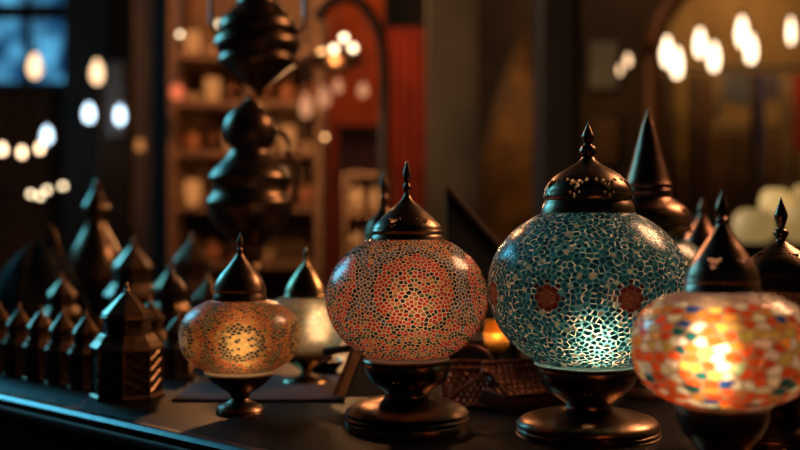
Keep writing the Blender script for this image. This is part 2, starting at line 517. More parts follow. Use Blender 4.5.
# small amber lamp ----------------------------------------------------------------
def amber_col(lon, z, rng):
    la = math.asin(max(-1, min(1, z))); yy = -la * 46; x = rng.random()
    k = wrap(lon - FRONT - .18) / (2 * PI / 5); du = (k - round(k)) * (2 * PI / 5) * 60
    q = math.hypot(du, yy - 2)
    dark = (.03, .022, .018); amb = (.6, .36, .11); org = (.6, .16, .03); red = (.4, .05, .025); olive = (.14, .13, .06); gr = (.13, .11, .1)
    if q < 12: return jit(amb if x < .75 else dark, rng)
    if q < 17: return jit(amb if x < .4 else dark if x < .8 else olive, rng)
    if q < 23: return jit(dark if x < .85 else amb, rng)
    if q < 29: return jit(org if x < .6 else olive if x < .8 else amb, rng)
    if q < 36: return jit(red if x < .45 else org if x < .85 else dark, rng)
    if abs(du) > 31: return jit(olive if x < .4 else gr if x < .6 else dark if x < .8 else red, rng)
    return jit(org if x < .3 else red if x < .55 else brn_ if x < .8 else dark, rng)
brn_ = (.17, .075, .03)
G_amb = glow_glass('honey_grout', None, (.62, .38, .19), .35, .4, .6)
T_amb = glow_glass('amber_tile', 'tile_colour', refr=.28, diff=.42, gloss=.28, rough=.6)
make_lamp('small amber and orange mosaic lamp glowing on the left, on a short narrow base', 240, 1.30,
          ([(3, 254), (5, 257), (9, 262), (14, 268), (20, 275), (24, 282), (26, 288)],
           [(26.5, 290), (25, 292), (25.5, 294), (26.5, 296), (27, 300)],
           [(0, 232), (1.5, 236), (3, 241), (3.2, 244), (1.8, 247), (3, 250), (2.2, 253), (3.6, 256)]),
          (336, 60, 38.5, 37.7, 300, 369, 27, 35),
          [(34, 372.5), (35, 374), (32, 377), (27, 382), (19, 388), (11, 393), (9, 398), (11, 401), (16, 403), (22, 406), (24, 409), (23, 410.5), (24, 412), (24, 412.9)],
          dict(ex=2.4, mind=2.75, colour=amber_col, seed=7, grout=G_amb, glass=T_amb, lip=glow_glass('honey_rim_glass', None, (.85, .68, .45), .2, .4, .5), gap=.18, **{'raise': .2}),
          (0, 343, .014, (1, .66, .34), 10))

# front orange and white lamp ------------------------------------------------------
def front_col(lon, z, rng):
    x = rng.random(); low = z < -.45
    if z > .8: return jit((.5, .3, .22), rng, .12)
    if x < (.5 if low else .33): return jit((.75, .1, .018), rng, .3)
    if x < (.62 if low else .44): return jit((.75, .26, .04), rng, .3)
    if x < .56: return jit((.68, .42, .09), rng, .25)
    if x < .89: return jit((.85, .72, .52), rng, .15)
    if x < .935: return jit((.02, .06, .25), rng, .3)
    if x < .98: return jit((.01, .09, .075), rng, .3)
    return jit((.3, .4, .2), rng)
G_fr = glow_glass('cream_grout', None, (.42, .24, .13), .6, .3, .48)
T_fr = glow_glass('bead_glass', 'tile_colour', refr=.66, diff=.34, gloss=.25, rough=.45)
make_lamp('large orange white and yellow bead mosaic lamp, nearest at the right edge', 722, .90,
          ([(5, 224), (7, 228), (12, 236), (19, 246), (26, 256), (32, 266), (35, 274), (36, 279)],
           [(37, 281), (35.5, 283), (36, 285), (37.5, 287), (38, 291.5)],
           [(0, 189), (2, 195), (5, 203), (6.5, 208), (5, 214), (3, 217), (5.5, 219), (5.5, 222), (4, 224), (5.5, 227)]),
          (347, 88, 57, 59.5, 292.5, 402, 40, 44),
          [(46, 404), (47, 406), (45, 409), (46, 412), (44, 422), (38, 434), (30, 443), (26, 448), (27, 453), (40, 457), (58, 463), (70, 470), (73, 475), (71.5, 478), (73, 481), (73, 496.4)],
          dict(ex=2.6, mind=8.8, colour=front_col, seed=21, grout=G_fr, glass=T_fr, gap=.15, **{'raise': .9}),
          (-9, 354, .016, (1, .76, .5), 15), holes=[(6, 29.5, 261, math.radians(35), 4.4, FRONT + .5)], metal='copper')

# white crackle lamp behind ----------------------------------------------------------
def white_col(lon, z, rng): return jit((.8, .66, .46), rng, .22)
G_wh = glow_glass('warm_white_grout', None, (.45, .32, .2), .6, .4, .5)
T_wh = glow_glass('white_crackle', 'tile_colour', refr=.6, diff=.4, gloss=.25, rough=.48)
make_lamp('cream crackle glass lamp glowing between the amber lamp and the red lamp', 306, 1.54,
          ([(2.5, 262), (5, 266), (10, 272), (15, 279), (19, 286), (21, 291)],
           [(21.5, 292.5), (20.5, 293.5), (21.5, 295), (22, 297.5)],
           [(0, 247), (1.6, 250), (2.6, 254), (1.6, 257), (2.4, 259), (1.8, 261), (3, 264)]),
          (321, 45, 29, 35, 297, 350, 22, 26),
          [(25, 352.5), (27, 354), (25, 357), (18, 362), (9, 367), (5, 371), (6, 374), (14, 376), (22, 379), (24, 381.5), (24, 383.6)],
          dict(mind=3.4, colour=white_col, seed=9, grout=G_wh, glass=T_wh, gap=.12, **{'raise': .12}),
          (9, 325, .012, (1, .7, .4), 6), metal='brass')

# lamp with the tall cone behind the teal lamp
tall = make_lamp('tall bronze lamp with a steep cone top, behind the teal lamp', 648, 1.45,
          ([(5, 122), (8, 132), (13, 152), (18, 170), (22, 182), (23.5, 185), (22, 188), (23.5, 191), (23, 195), (24, 199), (30, 203), (37, 208), (41, 215), (42, 221)],
           [(42.5, 224), (41, 226), (42, 228), (42.5, 232)],
           [(0, 107), (1.5, 112), (3.4, 118), (5.5, 124)]),
          (284, 66, 53, 56, 232, 334, 42, 42),
          [(42, 337), (43, 339), (41, 342), (38, 352), (28, 362), (16, 368), (14, 371), (24, 373), (34, 376), (38, 380), (37, 382), (38, 384), (38, 393.4)],
          dict(mind=4.6, colour=lambda lon, z, rng: jit((.02, .17, .2) if rng.random() < .7 else (.12, .32, .33), rng, .4), seed=13, grout=G_teal, glass=T_teal, lip=LIP_teal, gap=.18),
          (0, 290, .014, (1, .72, .42), 5), holes=[(8, 38.5, 212, math.radians(48), 4., FRONT + .1)], metal='copper')

# dark cap at the right edge
make_lamp('dark capped lamp at the right edge, partly hidden behind the orange white lamp', 781, 1.12,
          ([(5, 241), (7, 243), (13, 247), (21, 252), (29, 258), (35, 265), (38, 272), (39, 277)],
           [(40, 279), (38.5, 281), (39, 283), (40.5, 285), (41, 290)],
           [(0, 196), (1.5, 201), (5, 210), (6.6, 216), (5, 222), (3.6, 228), (6.8, 231), (7, 235), (4.5, 238.5), (5.5, 242)]),
          (335, 62, 46, 48, 291, 376, 40, 40),
          [(40, 379), (41, 381), (39, 384), (37, 394), (28, 404), (20, 410), (19, 414), (28, 417), (42, 421), (52, 427), (54, 431), (53, 433), (54, 435), (54, 443.1)],
          dict(mind=5.5, colour=lambda lon, z, rng: jit((.35, .07, .03) if rng.random() < .6 else (.4, .25, .08), rng, .4), seed=17, grout=G_fr, glass=T_red, gap=.16),
          (0, 335, .012, (1, .66, .35), 2), holes=[(8, 24, 255, math.radians(58), 4., FRONT + .28)])

# lamp behind the red one and a small one behind the cone lamp
make_lamp('dark lamp with a teal sheen standing right behind the red mosaic lamp', 384, 1.68,
          ([(4, 207), (6, 210), (10, 215), (15, 221), (18, 227), (19, 231)],
           [(20, 233), (19, 235), (19, 237), (20.5, 240), (21, 246)],
           [(0, 168), (1.6, 174), (4, 182), (5, 188), (3, 194), (5, 198), (4, 203), (4.6, 208)]),
          (290, 42, 45, 46, 247, 332, 20, 20),
          [(19, 335), (20, 337), (18, 340), (10, 347), (7, 354), (10, 358), (24, 363), (29, 366), (29, 370.4)],
          dict(mind=4., colour=lambda lon, z, rng: jit((.1, .03, .02), rng, .4), seed=23, grout=G_red, glass=T_red, gap=.16),
          None)
make_lamp('small copper topped lamp behind the cone lamp and the orange white lamp', 702, 1.75,
          ([(4, 216), (7, 222), (12, 230), (17, 238), (20, 245)],
           [(21, 247), (20, 249), (21, 251), (22, 255)],
           [(0, 198), (2, 203), (4, 209), (3, 213), (4.5, 217)]),
          (290, 36, 36, 37, 255, 325, 20, 20),
          [(19, 328), (20, 330), (18, 335), (9, 342), (7, 350), (14, 354), (24, 358), (26, 361), (26, 364.6)],
          dict(mind=4.4, colour=lambda lon, z, rng: jit((.3, .12, .05), rng, .4), seed=29, grout=G_amb, glass=T_amb, gap=.16),
          None, metal='copper')

# ------------------------------------------------------------------ the counter
E0 = Vector((-.147, 1.086)); u2 = Vector((.726, -.688)); n2 = Vector((.688, .726))
ang = math.atan2(u2.y, u2.x)
ctr = thing('display_counter', 'long dark wooden counter with a glossy moulded edge carrying the lamps', 'counter', (E0.x, E0.y, 0), ang)
# local x runs along the front edge (to the right), local y to the back
link('counter_top', box_bm(-2.4, 1.5, 0.004, 1.15, TZ - .03, TZ, None, .0015), M['table'], ctr)
mb = bmesh.new()
prof = [(.012, 0), (.004, .0008), (-.002, 0), (-.006, -.004), (-.006, -.007), (-.0035, -.009), (-.0035, -.0115), (-.0065, -.014), (-.0075, -.018), (-.0055, -.022), (.004, -.026), (.012, -.026)]
rows = [[mb.verts.new((x, y, TZ + z + .0005)) for y, z in prof] for x in (-2.4, 1.5)]
for i in range(len(prof)): 
    j = (i + 1) % len(prof); mb.faces.new((rows[0][i], rows[0][j], rows[1][j], rows[1][i]))
mb.faces.new(rows[0]); mb.faces.new(rows[1][::-1])
link('edge_moulding', mb, M['table_edge'], ctr)
link('front_panel', box_bm(-2.38, 1.48, .02, 1.13, 0, TZ - .03), M['table_front'], ctr)

def on_table(px, d): return Vector(((px - 400) / F * d, d, TZ))

# mauve mat under the cream lamp
mm = box_bm(-.115, .1, -.09, .13, 0, .004, None, .0015)
tag(link('felt_mat', mm, M['mauve'], None, True, 40, on_table(272, 1.47) ), 'flat mauve felt mat under the cream glass lamp', 'mat')

# pointed lanterns -----------------------------------------------------------
def make_lantern(label, loc):
    L = thing('pointed_lantern', label, 'lantern', loc, 0, 'pointed metal lanterns on the left of the counter')
    def hexring(bm, prof, n=8):
        return lathe_bm(prof, n, bm)
    link('base_plate', hexring(None, solid([(.043, 0), (.044, .002), (.044, .0045), (.041, .007)])), M['lantern'], L, False)
    b = hexring(None, solid([(.0395, .0065), (.0395, .068)]))
    body = link('body', b, M['lantern_panel'], L, False)
    fr = bmesh.new()
    for i in range(8):
        a = 2 * PI * i / 8; c, s = math.cos(a), math.sin(a)
        tube_bm([(.0402 * c, .0402 * s, .006), (.0402 * c, .0402 * s, .069)], .0017, 6, fr)
        a2 = a + PI / 8; rr = .0402 * math.cos(PI / 8)
        for k in range(4):                                       # the lattice on each side
            for w in (-1, 1):
                t = Vector((-math.sin(a2), math.cos(a2), 0)); p = Vector((rr * math.cos(a2), rr * math.sin(a2), .012 + k * .014))
                tube_bm([p - t * .012 * w, p + t * .012 * w + Vector((0, 0, .013))], .0008, 5, fr)
    link('lattice', fr, M['lantern'], body, True)
    link('eave', hexring(None, solid([(.041, .066), (.0435, .068), (.0435, .071), (.037, .079), (.0325, .0865), (.031, .088)])), M['lantern'], L, False)
    link('drum', hexring(None, solid([(.028, .086), (.028, .109)])), M['lantern_panel'], L, False)
    rf = link('roof', hexring(None, solid([(.028, .108), (.0315, .109), (.0315, .1115), (.029, .113), (.0295, .1155), (.021, .125), (.0125, .135), (.006, .142), (.003, .1445)])), M['lantern'], L, False)
    link('finial', lathe_bm(solid(smooth_prof([(.0025, .142), (.004, .146), (.0022, .1495), (.0028, .152), (.0012, .156), (0, .159)], 2)), 12), M['lantern'], rf)
    return L
lan = make_lantern('largest pointed octagonal metal lantern standing at the near right end of the left row', on_table(127, 1.42) + Vector((0, 0, 0)))
lan.rotation_euler.z = math.radians(8); lan.scale = (1.08, 1.08, .93)
rowlab = ['first small pointed lantern left of the big octagonal lantern', 'second small pointed lantern left of the big octagonal lantern', 'third small pointed lantern left of the big octagonal lantern',
          'fourth small pointed lantern left of the big octagonal lantern', 'fifth small lantern in the receding row on the left edge', 'last small lantern in the receding row, cut by the left edge']
for i in range(6):
    copy_thing(lan, Vector((-.425 - .0445 * i, 1.505 + .042 * i, TZ)), rowlab[i], math.radians(8 + R.uniform(-6, 6)), (.6, .6, .67))
for px, d, sc, lab in ((133, 2.1, 1.25, 'tall pointed lantern behind the big octagonal lantern, beside the coffee pot'),
                       (169, 1.92, .98, 'pointed lantern in the back cluster, left of the amber lamp'),
                       (208, 1.80, .9, 'pointed lantern just behind the left shoulder of the amber lamp'),
                       (192, 2.2, 1.3, 'tall dim pointed lantern at the back, left of the bronze ewer'),
                       (150, 1.66, .72, 'short pointed lantern between the big octagonal lantern and the amber lamp'),
                       (62, 1.98, .85, 'pointed lantern behind the left row, beside the dark cloth bundle'),
                       (178, 1.62, .6, 'smallest pointed lantern, close behind the amber lamp on its left')):
    copy_thing(lan, on_table(px, d), lab, R.uniform(0, 1), sc)

# bronze ewer, coffee pot, hanging lantern ------------------------------------------
def px_prof(pts, d, y0): return [(r * d / F, (y0 - y) * d / F) for r, y in pts]
def ybase(d): return 225 + .22 * F / d
d = 1.9; y0 = ybase(d)
ew = thing('bronze_ewer', 'tall dark bronze ewer with two swelling belts and a side handle', 'ewer', on_table(250, d))
link('body', lathe_bm(solid(smooth_prof(px_prof([(34, y0), (35, y0 - 4), (30, y0 - 9), (17, y0 - 16), (11, 320), (10, 290), (13, 268), (9, 262), (13, 255), (13, 246), (22, 238), (34, 226), (41, 213), (43, 203), (41, 198), (38, 195), (37, 186), (40, 180), (40, 176), (35, 169), (26, 160), (20, 152), (20, 147)], d, y0), 3)), 56), M['bronze'], ew)
lid = link('lid', lathe_bm(solid(smooth_prof(px_prof([(19, 148), (24, 142), (26, 132), (25, 122), (19, 112), (11, 105), (5, 101), (3, 98), (4, 96.5), (0, 95)], d, y0), 3)), 48), M['bronze'], ew)
hd = [((x - 250) * d / F, 0, (y0 - y) * d / F) for x, y in ((272, 134), (282, 133), (288, 142), (288, 152), (294, 162), (297, 178), (295, 196), (288, 206))]
link('handle', tube_bm([(x, 0, z) for x, z in smooth_path([(a, c) for a, b, c in hd], 4)], .0048, 8), M['bronze'], ew)
sp = [((x - 250) * d / F, -.012, (y0 - y) * d / F) for x, y in ((214, 214), (206, 206), (202, 190), (205, 178))]
d = 2.0
hl = thing('hanging_lantern', 'dark bronze hanging lantern with a pointed bottom above the ewer', 'lantern', P(258, 97, d))
yy0 = 97
link('body', lathe_bm(solid(smooth_prof(px_prof([(0, 97), (4, 93), (13, 84), (26, 73), (37, 64), (39, 60), (37, 56), (41, 50), (43, 44), (41, 38), (36, 34), (39, 29), (36, 20), (26, 10), (20, 2), (20, -8), (27, -14), (25, -26), (12, -36), (5, -42)], d, yy0), 3)), 56), M['bronze'], hl)
for s in (-1, 1):
    pts = [((s * r) * d / F, 0, (97 - y) * d / F) for r, y in ((38, 34), (46, 26), (47, 10), (45, -10), (38, -40), (20, -70), (3, -95))]
    link('side_arm', tube_bm([(x, 0, z) for x, z in smooth_prof([(a, c) for a, b, c in pts], 4)] if s > 0 else [(-x, 0, z) for x, z in smooth_prof([(-a, c) for a, b, c in pts], 4)], .004, 8), M['bronze'], hl)
ztop = 3.2 - hl.location.z
link('chain', tube_bm([(0, 0, .24), (0, 0, ztop)], .005, 8), M['bronze'], hl)
d = 2.3; y0 = ybase(d)
cp = thing('coffee_pot', 'dark coffee pot with a domed lid behind the left row of lanterns', 'pot', on_table(96, d))
link('body', lathe_bm(solid(smooth_prof(px_prof([(24, y0), (25, y0 - 4), (16, y0 - 12), (15, 312), (22, 296), (27, 276), (25, 256), (18, 240), (11, 226), (10, 216), (13, 210)], d, y0), 3)), 48), M['bronze'], cp)
lid = link('lid', lathe_bm(solid(smooth_prof(px_prof([(13.5, 211), (13, 206), (9, 199), (6, 193), (3, 189), (4, 186), (2, 182), (0, 178)], d, y0), 3)), 36), M['bronze'], cp)
link('handle', tube_bm([((x - 96) * d / F, 0, (y0 - y) * d / F) for x, y in ((107, 214), (122, 210), (132, 226), (134, 250), (128, 272), (119, 284))], .004, 8), M['bronze'], cp)
link('spout', tube_bm([((x - 96) * d / F, 0, (y0 - y) * d / F) for x, y in ((74, 280), (62, 270), (58, 250), (54, 232), (48, 224))], [.008, .007, .005, .004, .004], 10), M['bronze'], cp)

# dark cloth bundle
bm = bmesh.new(); bmesh.ops.create_uvsphere(bm, u_segments=40, v_segments=24, radius=1)
for v in bm.verts:
    a = math.atan2(v.co.y, v.co.x); zz = (v.co.z + 1) / 2
    r = (1 - zz ** 1.4 * .62) * (1 + .07 * math.sin(7 * a + 3 * zz) + .04 * math.sin(13 * a))
    q = math.hypot(v.co.x, v.co.y) or 1
    rr = min(1, q * 1.25)
    v.co = (math.cos(a) * rr * r * .1, math.sin(a) * rr * r * .08, zz * .185 + .008 * math.sin(5 * a) * zz)
tag(link('cloth_bundle', bm, M['dark_cloth'], None, True, 80, on_table(38, 2.1)), 'black cloth bundle heaped at the far left behind the lanterns', 'bundle')

# votive candle
d = 1.47
vt = thing('votive_candle', 'small glowing amber candle goblet seen between the red and teal lamps', 'candle', on_table(497, d))
vg = glow_glass('amber_candle_glass', None, (.8, .45, .14), .4, .2, .6)
link('goblet_foot', lathe_bm(solid(smooth_prof([(.019, 0), (.02, .003), (.008, .007), (.004, .02), (.004, .045), (.009, .053)], 3)), 28), M['bronze'], vt)
link('glass_cup', lathe_bm([(0, .054), (.011, .0545), (.0165, .062), (.018, .078), (.0175, .094), (.0165, .094), (.0165, .078)], 28), vg, vt)
link('candle', lathe_bm(solid([(.013, .061), (.013, .068)]), 20), M['cream'], vt)
link('flame', lathe_bm(solid(smooth_prof([(0, .069), (.0045, .075), (.0048, .08), (.002, .089), (0, .093)], 3)), 10), M['flame'], vt)

# things lying around the lamp bases ------------------------------------------------
# leaning framed panel with a brass edge, left of the red base
def slab(name, A, B, C, th, m):          # corner A, along B-A, along C-A, thickness away from the viewer
    bm = bmesh.new(); A, B, C = Vector(A), Vector(B), Vector(C)
    n = (B - A).cross(C - A).normalized()
    if n.y < 0: n = -n
    D = B + C - A
    f = [bm.verts.new(p) for p in (A, B, D, C)]; g = [bm.verts.new(p + n * th) for p in (A, B, D, C)]
    bm.faces.new(f); bm.faces.new(g[::-1])
    for i in range(4): bm.faces.new((f[i], f[(i + 1) % 4], g[(i + 1) % 4], g[i]))
    bmesh.ops.bevel(bm, geom=bm.edges[:], offset=th * .16, segments=2, affect='EDGES')
    return bm
z0 = TZ
fr = thing('leaning_book', 'dark book with a worn brass edge leaning left of the red lamp base', 'book', on_table(343, 1.345))
d0 = 1.33
loc = fr.location
def loc_pts(*pts): return [P(*p) - loc for p in pts]
A, B, C = loc_pts((345, 397, 1.345), (365, 346, 1.375), (336, 396, 1.325))
link('edge_strip', slab('e', A, B, C, .006, None), M['frame_edge'], fr)
A2, B2, C2 = loc_pts((346, 397, 1.347), (366, 346, 1.377), (378, 397, 1.41))
link('cover', slab('p', A2, B2, C2, .006, None), M['dark_cloth'], fr)
a, b = loc_pts((324, 352, 1.40), (366, 345, 1.38))
link('top_edge', tube_bm([a + (b - a) * t / 4 for t in range(5)], .005, 8), M['frame_wood'], fr)
ds = tag(link('brass_dish', lathe_bm([(0, 0), (.018, 0), (.022, .004), (.03, .016), (.031, .018), (.029, .018), (.02, .006), (0, .004)], 40), M['brass'], None, True, 50, on_table(324, 1.67)), 'small brass dish on the counter behind the cream glass lamp', 'dish')

# leaning tray behind, between red and teal lamps
tr = thing('leaning_tray', 'dark wooden tray tipped on its corner behind the red lamp, its rim catching light', 'tray', on_table(470, 1.62))
loc = tr.location
A, B, C = loc_pts((447, 187, 1.66), (516, 266, 1.64), (449, 292, 1.60))
dep = slab('t', A, B, C, .008, None)
link('tray_board', dep, M['dark_cloth'], tr)
A_, B_ = A, B
rim = bmesh.new()
D = B + C - A
def bar(a, b, w): tube_bm([a + (b - a) * t for t in (0, .25, .5, .75, 1)], w, 6, rim)
for a, b in ((A, B), (B, D)): bar(a, b, .0052)
link('tray_rim', rim, M['post_wood'], tr)
# a leg holds it up from behind, standing on the counter
low = min((A, B, C, D), key=lambda v: v.z)
link('stand_foot', box_bm(-.05, .05, .03, .06, 0, max(low.z + .02, .05), None, .003), M['frame_wood'], tr)

# openwork copper basket between the lamps
bk = thing('copper_basket', 'reddish copper openwork basket with a bent handle between red and teal lamps', 'basket', on_table(466, 1.36))
bw = bmesh.new(); hgt = .046
rr = lambda t: .026 + .010 * t
NB = 22
for i in range(NB):
    for w in (-1, 1):
        pts = []
        for k in range(7):
            t = k / 6; a = 2 * PI * i / NB + w * t * 1.0
            pts.append((rr(t) * math.cos(a), rr(t) * math.sin(a), .004 + t * hgt))
        tube_bm(pts, .0011, 5, bw)
link('lattice', bw, M['copper_wire'], bk)
for nm, t, w in (('foot_ring', 0, .0022), ('rim', 1, .0026)):
    link(nm, tube_bm([(rr(t) * math.cos(2 * PI * i / 40), rr(t) * math.sin(2 * PI * i / 40), .003 + t * hgt) for i in range(40)], w, 8, None, True), M['copper_wire'], bk)
link('bottom', lathe_bm(solid([(.026, .001), (.026, .004)]), 32), M['embossed'], bk)
hp = smooth_path([(-.036, .05), (-.030, .062), (-.012, .072), (.010, .072), (.026, .062), (.031, .045), (.030, .022), (.0275, .003)], 4)
link('handle', tube_bm([(x, -.012 + 0, z) for x, z in hp], .0032, 8), M['copper_wire'], bk)
# the ball of copper tassels in it
# thin strap lying in front
st = [P(436, 391, 1.27), P(450, 386, 1.29), P(466, 380, 1.3), P(482, 373, 1.31)]
rod = thing('copper_rod', 'slim copper rod propped against the openwork basket, beside the red lamp base', 'rod', on_table(434, 1.285))
loc = rod.location
a0 = Vector((-.004, 0, .0035)); a1 = P(484, 372, 1.312) - loc
link('shaft', tube_bm([a0 + (a1 - a0) * t for t in (0, .2, .4, .6, .8, 1)], .0028, 8), M['copper_wire'], rod)
bmk = bmesh.new(); bmesh.ops.create_uvsphere(bmk, u_segments=12, v_segments=8, radius=.0045)
bmesh.ops.translate(bmk, verts=bmk.verts[:], vec=a1); link('knob', bmk, M['copper_wire'], rod)
cw = [(440, 396, .003), (452, 399, .003), (466, 403, .003), (480, 406, .003), (495, 406, .003), (508, 407, .003)]
pts = []
for px, py, h in cw:
    dd = (.22 - h) * F / (py - 225); pts.append(P(px, py, dd))
tag(link('copper_wire', tube_bm(pts, .0022, 7), M['copper_wire']), 'thin copper wire lying on the counter between the red and teal bases', 'wire')

# embossed copper box left of the teal base
bx = thing('embossed_box', 'dark copper box with a raised leaf pattern lid, left of the teal lamp base', 'box', on_table(528, 1.34), math.radians(28))
link('body', box_bm(-.05, .05, -.03, .03, 0, .022, None, .002), M['embossed'], bx)
lb = slab('l', Vector((-.052, -.034, .022)), Vector((.052, -.034, .022)), Vector((-.052, .02, .052)), .004, None)
ld = link('lid', lb, M['embossed'], bx)
em = bmesh.new(); nrm = Vector((0, -.485, .874))
for i in range(11):
    for j in range(6):
        u, v = (i + .5 + (j % 2) * .5) / 11.6, (j + .5) / 6
        p = Vector((-.052 + .104 * u, -.034 + .054 * v, .022 + .03 * v))
        b = bmesh.new(); bmesh.ops.create_uvsphere(b, u_segments=8, v_segments=6, radius=1)
        mtx = Matrix.Translation(p) @ Matrix.Rotation(math.radians(29), 4, 'X') @ Matrix.Rotation(R.uniform(0, PI), 4, 'Z') @ Matrix.Diagonal((.0048, .0026, .0018, 1))
        merge(em, b, mtx)
link('leaf_pattern', em, M['copper_wire'], ld)
link('lid_edge', tube_bm([(-.053, .02, .054), (.053, .02, .054)], .0026, 8), M['copper_wire'], ld)

# little beaded bronze charm at the bottom right
ch = bmesh.new()
for i in range(9):
    a = 2 * PI * i / 9
    b = bmesh.new(); bmesh.ops.create_icosphere(b, subdivisions=2, radius=.0055)
    merge(ch, b, Matrix.Translation((.014 * math.cos(a), .014 * math.sin(a), .0055)))
b = bmesh.new(); bmesh.ops.create_icosphere(b, subdivisions=2, radius=.0085); merge(ch, b, Matrix.Translation((0, 0, .0085)))
tag(link('bead_charm', ch, M['brass'], None, True, 60, on_table(781, 1.01)), 'ring of bronze beads lying under the orange lamp at lower right', 'beads')

# ------------------------------------------------------------------ the room
def structure(name, bm, m, smooth=False, parent=None):
    o = link(name, bm, m, parent, smooth)
    if not parent: o['kind'] = 'structure'
    return o
structure('floor', box_bm(-3, 3.4, -1.5, 7.2, -.1, 0), M['floor'])
structure('ceiling', box_bm(-3, 3.4, -1.5, 7.2, 3.2, 3.3), M['ceiling'])
structure('wall_back', box_bm(-3, 3.4, 7.0, 7.15, 0, 3.2), M['plaster'])
structure('wall_left', box_bm(-3, -2.9, -1.5, 7.0, 0, 3.2), M['plaster'])
structure('wall_right', box_bm(3.3, 3.4, -1.5, 7.0, 0, 3.2), M['ochre'])
# blue window on the back wall
def blue_pane(name, s):
    m, nt, out = new_mat(name)
    e = nt.nodes.new('ShaderNodeEmission'); e.inputs['Strength'].default_value = s
    tc = nt.nodes.new('ShaderNodeTexCoord'); n = nt.nodes.new('ShaderNodeTexNoise'); n.inputs['Scale'].default_value = 6
    nt.links.new(tc.outputs['Object'], n.inputs['Vector'])
    cr = nt.nodes.new('ShaderNodeValToRGB')
    cr.color_ramp.elements[0].position = .35; cr.color_ramp.elements[1].position = .72
    cr.color_ramp.elements[0].color = (.002, .018, .055, 1); cr.color_ramp.elements[1].color = (.07, .3, .5, 1)
    nt.links.new(n.outputs['Fac'], cr.inputs['Fac']); nt.links.new(cr.outputs['Color'], e.inputs['Color'])
    nt.links.new(e.outputs[0], out.inputs[0]); return m
a = P(-40, -40, 6.9); b = P(66, 82, 6.9)
wn = structure('window_1', prism_bm([(a.x - .06, b.z - .06), (b.x + .06, b.z - .06), (b.x + .06, a.z + .06), (a.x - .06, a.z + .06)], 6.9, 6.995), M['dark_wood'])
structure('window_pane', box_bm(a.x, b.x, 6.885, 6.897, b.z, a.z), blue_pane('blue_evening_glass', 2.2), parent=wn)
mu = bmesh.new()
for py in (12,): q = P(0, py, 6.88); box_bm(a.x, b.x, 6.865, 6.884, q.z - .045, q.z + .045, mu)
for px in (28,): q = P(px, 0, 6.88); box_bm(q.x - .02, q.x + .02, 6.865, 6.884, b.z, a.z, mu)
structure('window_bars', mu, M['dark_wood'], parent=wn)
# left-hand side window the cool light comes through
wl = structure('window_2', box_bm(-2.9, -2.86, 2.1, 4.7, 1.7, 3.1), M['dark_wood'])
structure('window_pane', box_bm(-2.86, -2.85, 2.18, 4.62, 1.78, 3.02), emit('cool_evening_glass', (.18, .62, .8), 1.2), parent=wl)

def wall_piece(name, px0, px1, py0, py1, d, th, m):
    a = P(px0, py0, d); b = P(px1, py1, d)
    return box_bm(a.x, b.x, d, d + th, max(b.z, 0), min(a.z, 3.2))
structure('column_1', wall_piece('', 64, 108, -400, 900, 6.4, .4, None), M['dark_wood'])
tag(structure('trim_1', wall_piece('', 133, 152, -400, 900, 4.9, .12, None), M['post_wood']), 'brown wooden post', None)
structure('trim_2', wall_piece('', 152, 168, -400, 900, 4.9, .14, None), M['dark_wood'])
structure('column_2', wall_piece('', 428, 478, -400, 900, 4.3, .35, None), M['grey_stone'])
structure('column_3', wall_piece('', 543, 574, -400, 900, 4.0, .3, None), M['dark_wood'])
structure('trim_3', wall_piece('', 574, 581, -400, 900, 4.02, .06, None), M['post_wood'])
# pier with pictures and the arched opening of the lit shop
dA = 5.0
def XZ(px, py): q = P(px, py, dA); return (q.x, q.z)
pier = [XZ(560, 0)[0], XZ(648, 0)[0]]
arch = []
xl, xr = XZ(657, 0)[0], XZ(905, 0)[0]; zs = XZ(0, 60)[1]; cxm = (xl + xr) / 2; rx = (xr - xl) / 2
for i in range(25):
    t = PI - PI * i / 24
    arch.append((cxm + rx * math.cos(t), zs + .45 * math.sin(t) ** .9 if math.sin(t) > 0 else zs))
poly = [(pier[0], 0), (xl, 0)] + arch + [(xr, 0), (3.3, 0), (3.3, 3.2), (pier[0], 3.2)]
structure('wall_arch', prism_bm(poly, dA, dA + .18), M['plaster'])
tb = bmesh.new()
tube_bm([(x, dA - .03, z) for x, z in [(xl - .03, 0), (xl - .03, zs * .5)] + [(cxm + (rx + .03) * math.cos(PI - PI * i / 24), zs + .47 * max(math.sin(PI * i / 24), 0)) for i in range(25)] + [(xr + .03, zs * .5), (xr + .03, 0)]], .045, 10, tb)
structure('trim_4', tb, M['red_wood'], True)
structure('wall_shop', box_bm(XZ(640, 0)[0], 3.3, 6.85, 6.99, 0, 3.2), M['ochre'])

# pictures on the pier
for px0, px1, py0, py1, lab in ((590, 617, 42, 88, 'upper pale grey picture hung on the dark pier by the arch'), (594, 618, 118, 162, 'lower brownish picture hung on the dark pier by the arch')):
    a = P(px0, py0, 4.97); b = P(px1, py1, 4.97)
    pc = thing('picture_frame', lab, 'picture', ((a.x + b.x) / 2, 4.97, (a.z + b.z) / 2), 0, 'pictures on the pier')
    w, h = (b.x - a.x) / 2, (a.z - b.z) / 2
    link('frame', box_bm(-w - .015, w + .015, 0, .03, -h - .015, h + .015, None, .004), M['dark_wood'], pc)
    link('picture', box_bm(-w, w, -.004, .002, -h, h), M['paper'] if py0 < 100 else M['shelf_wood'], pc)

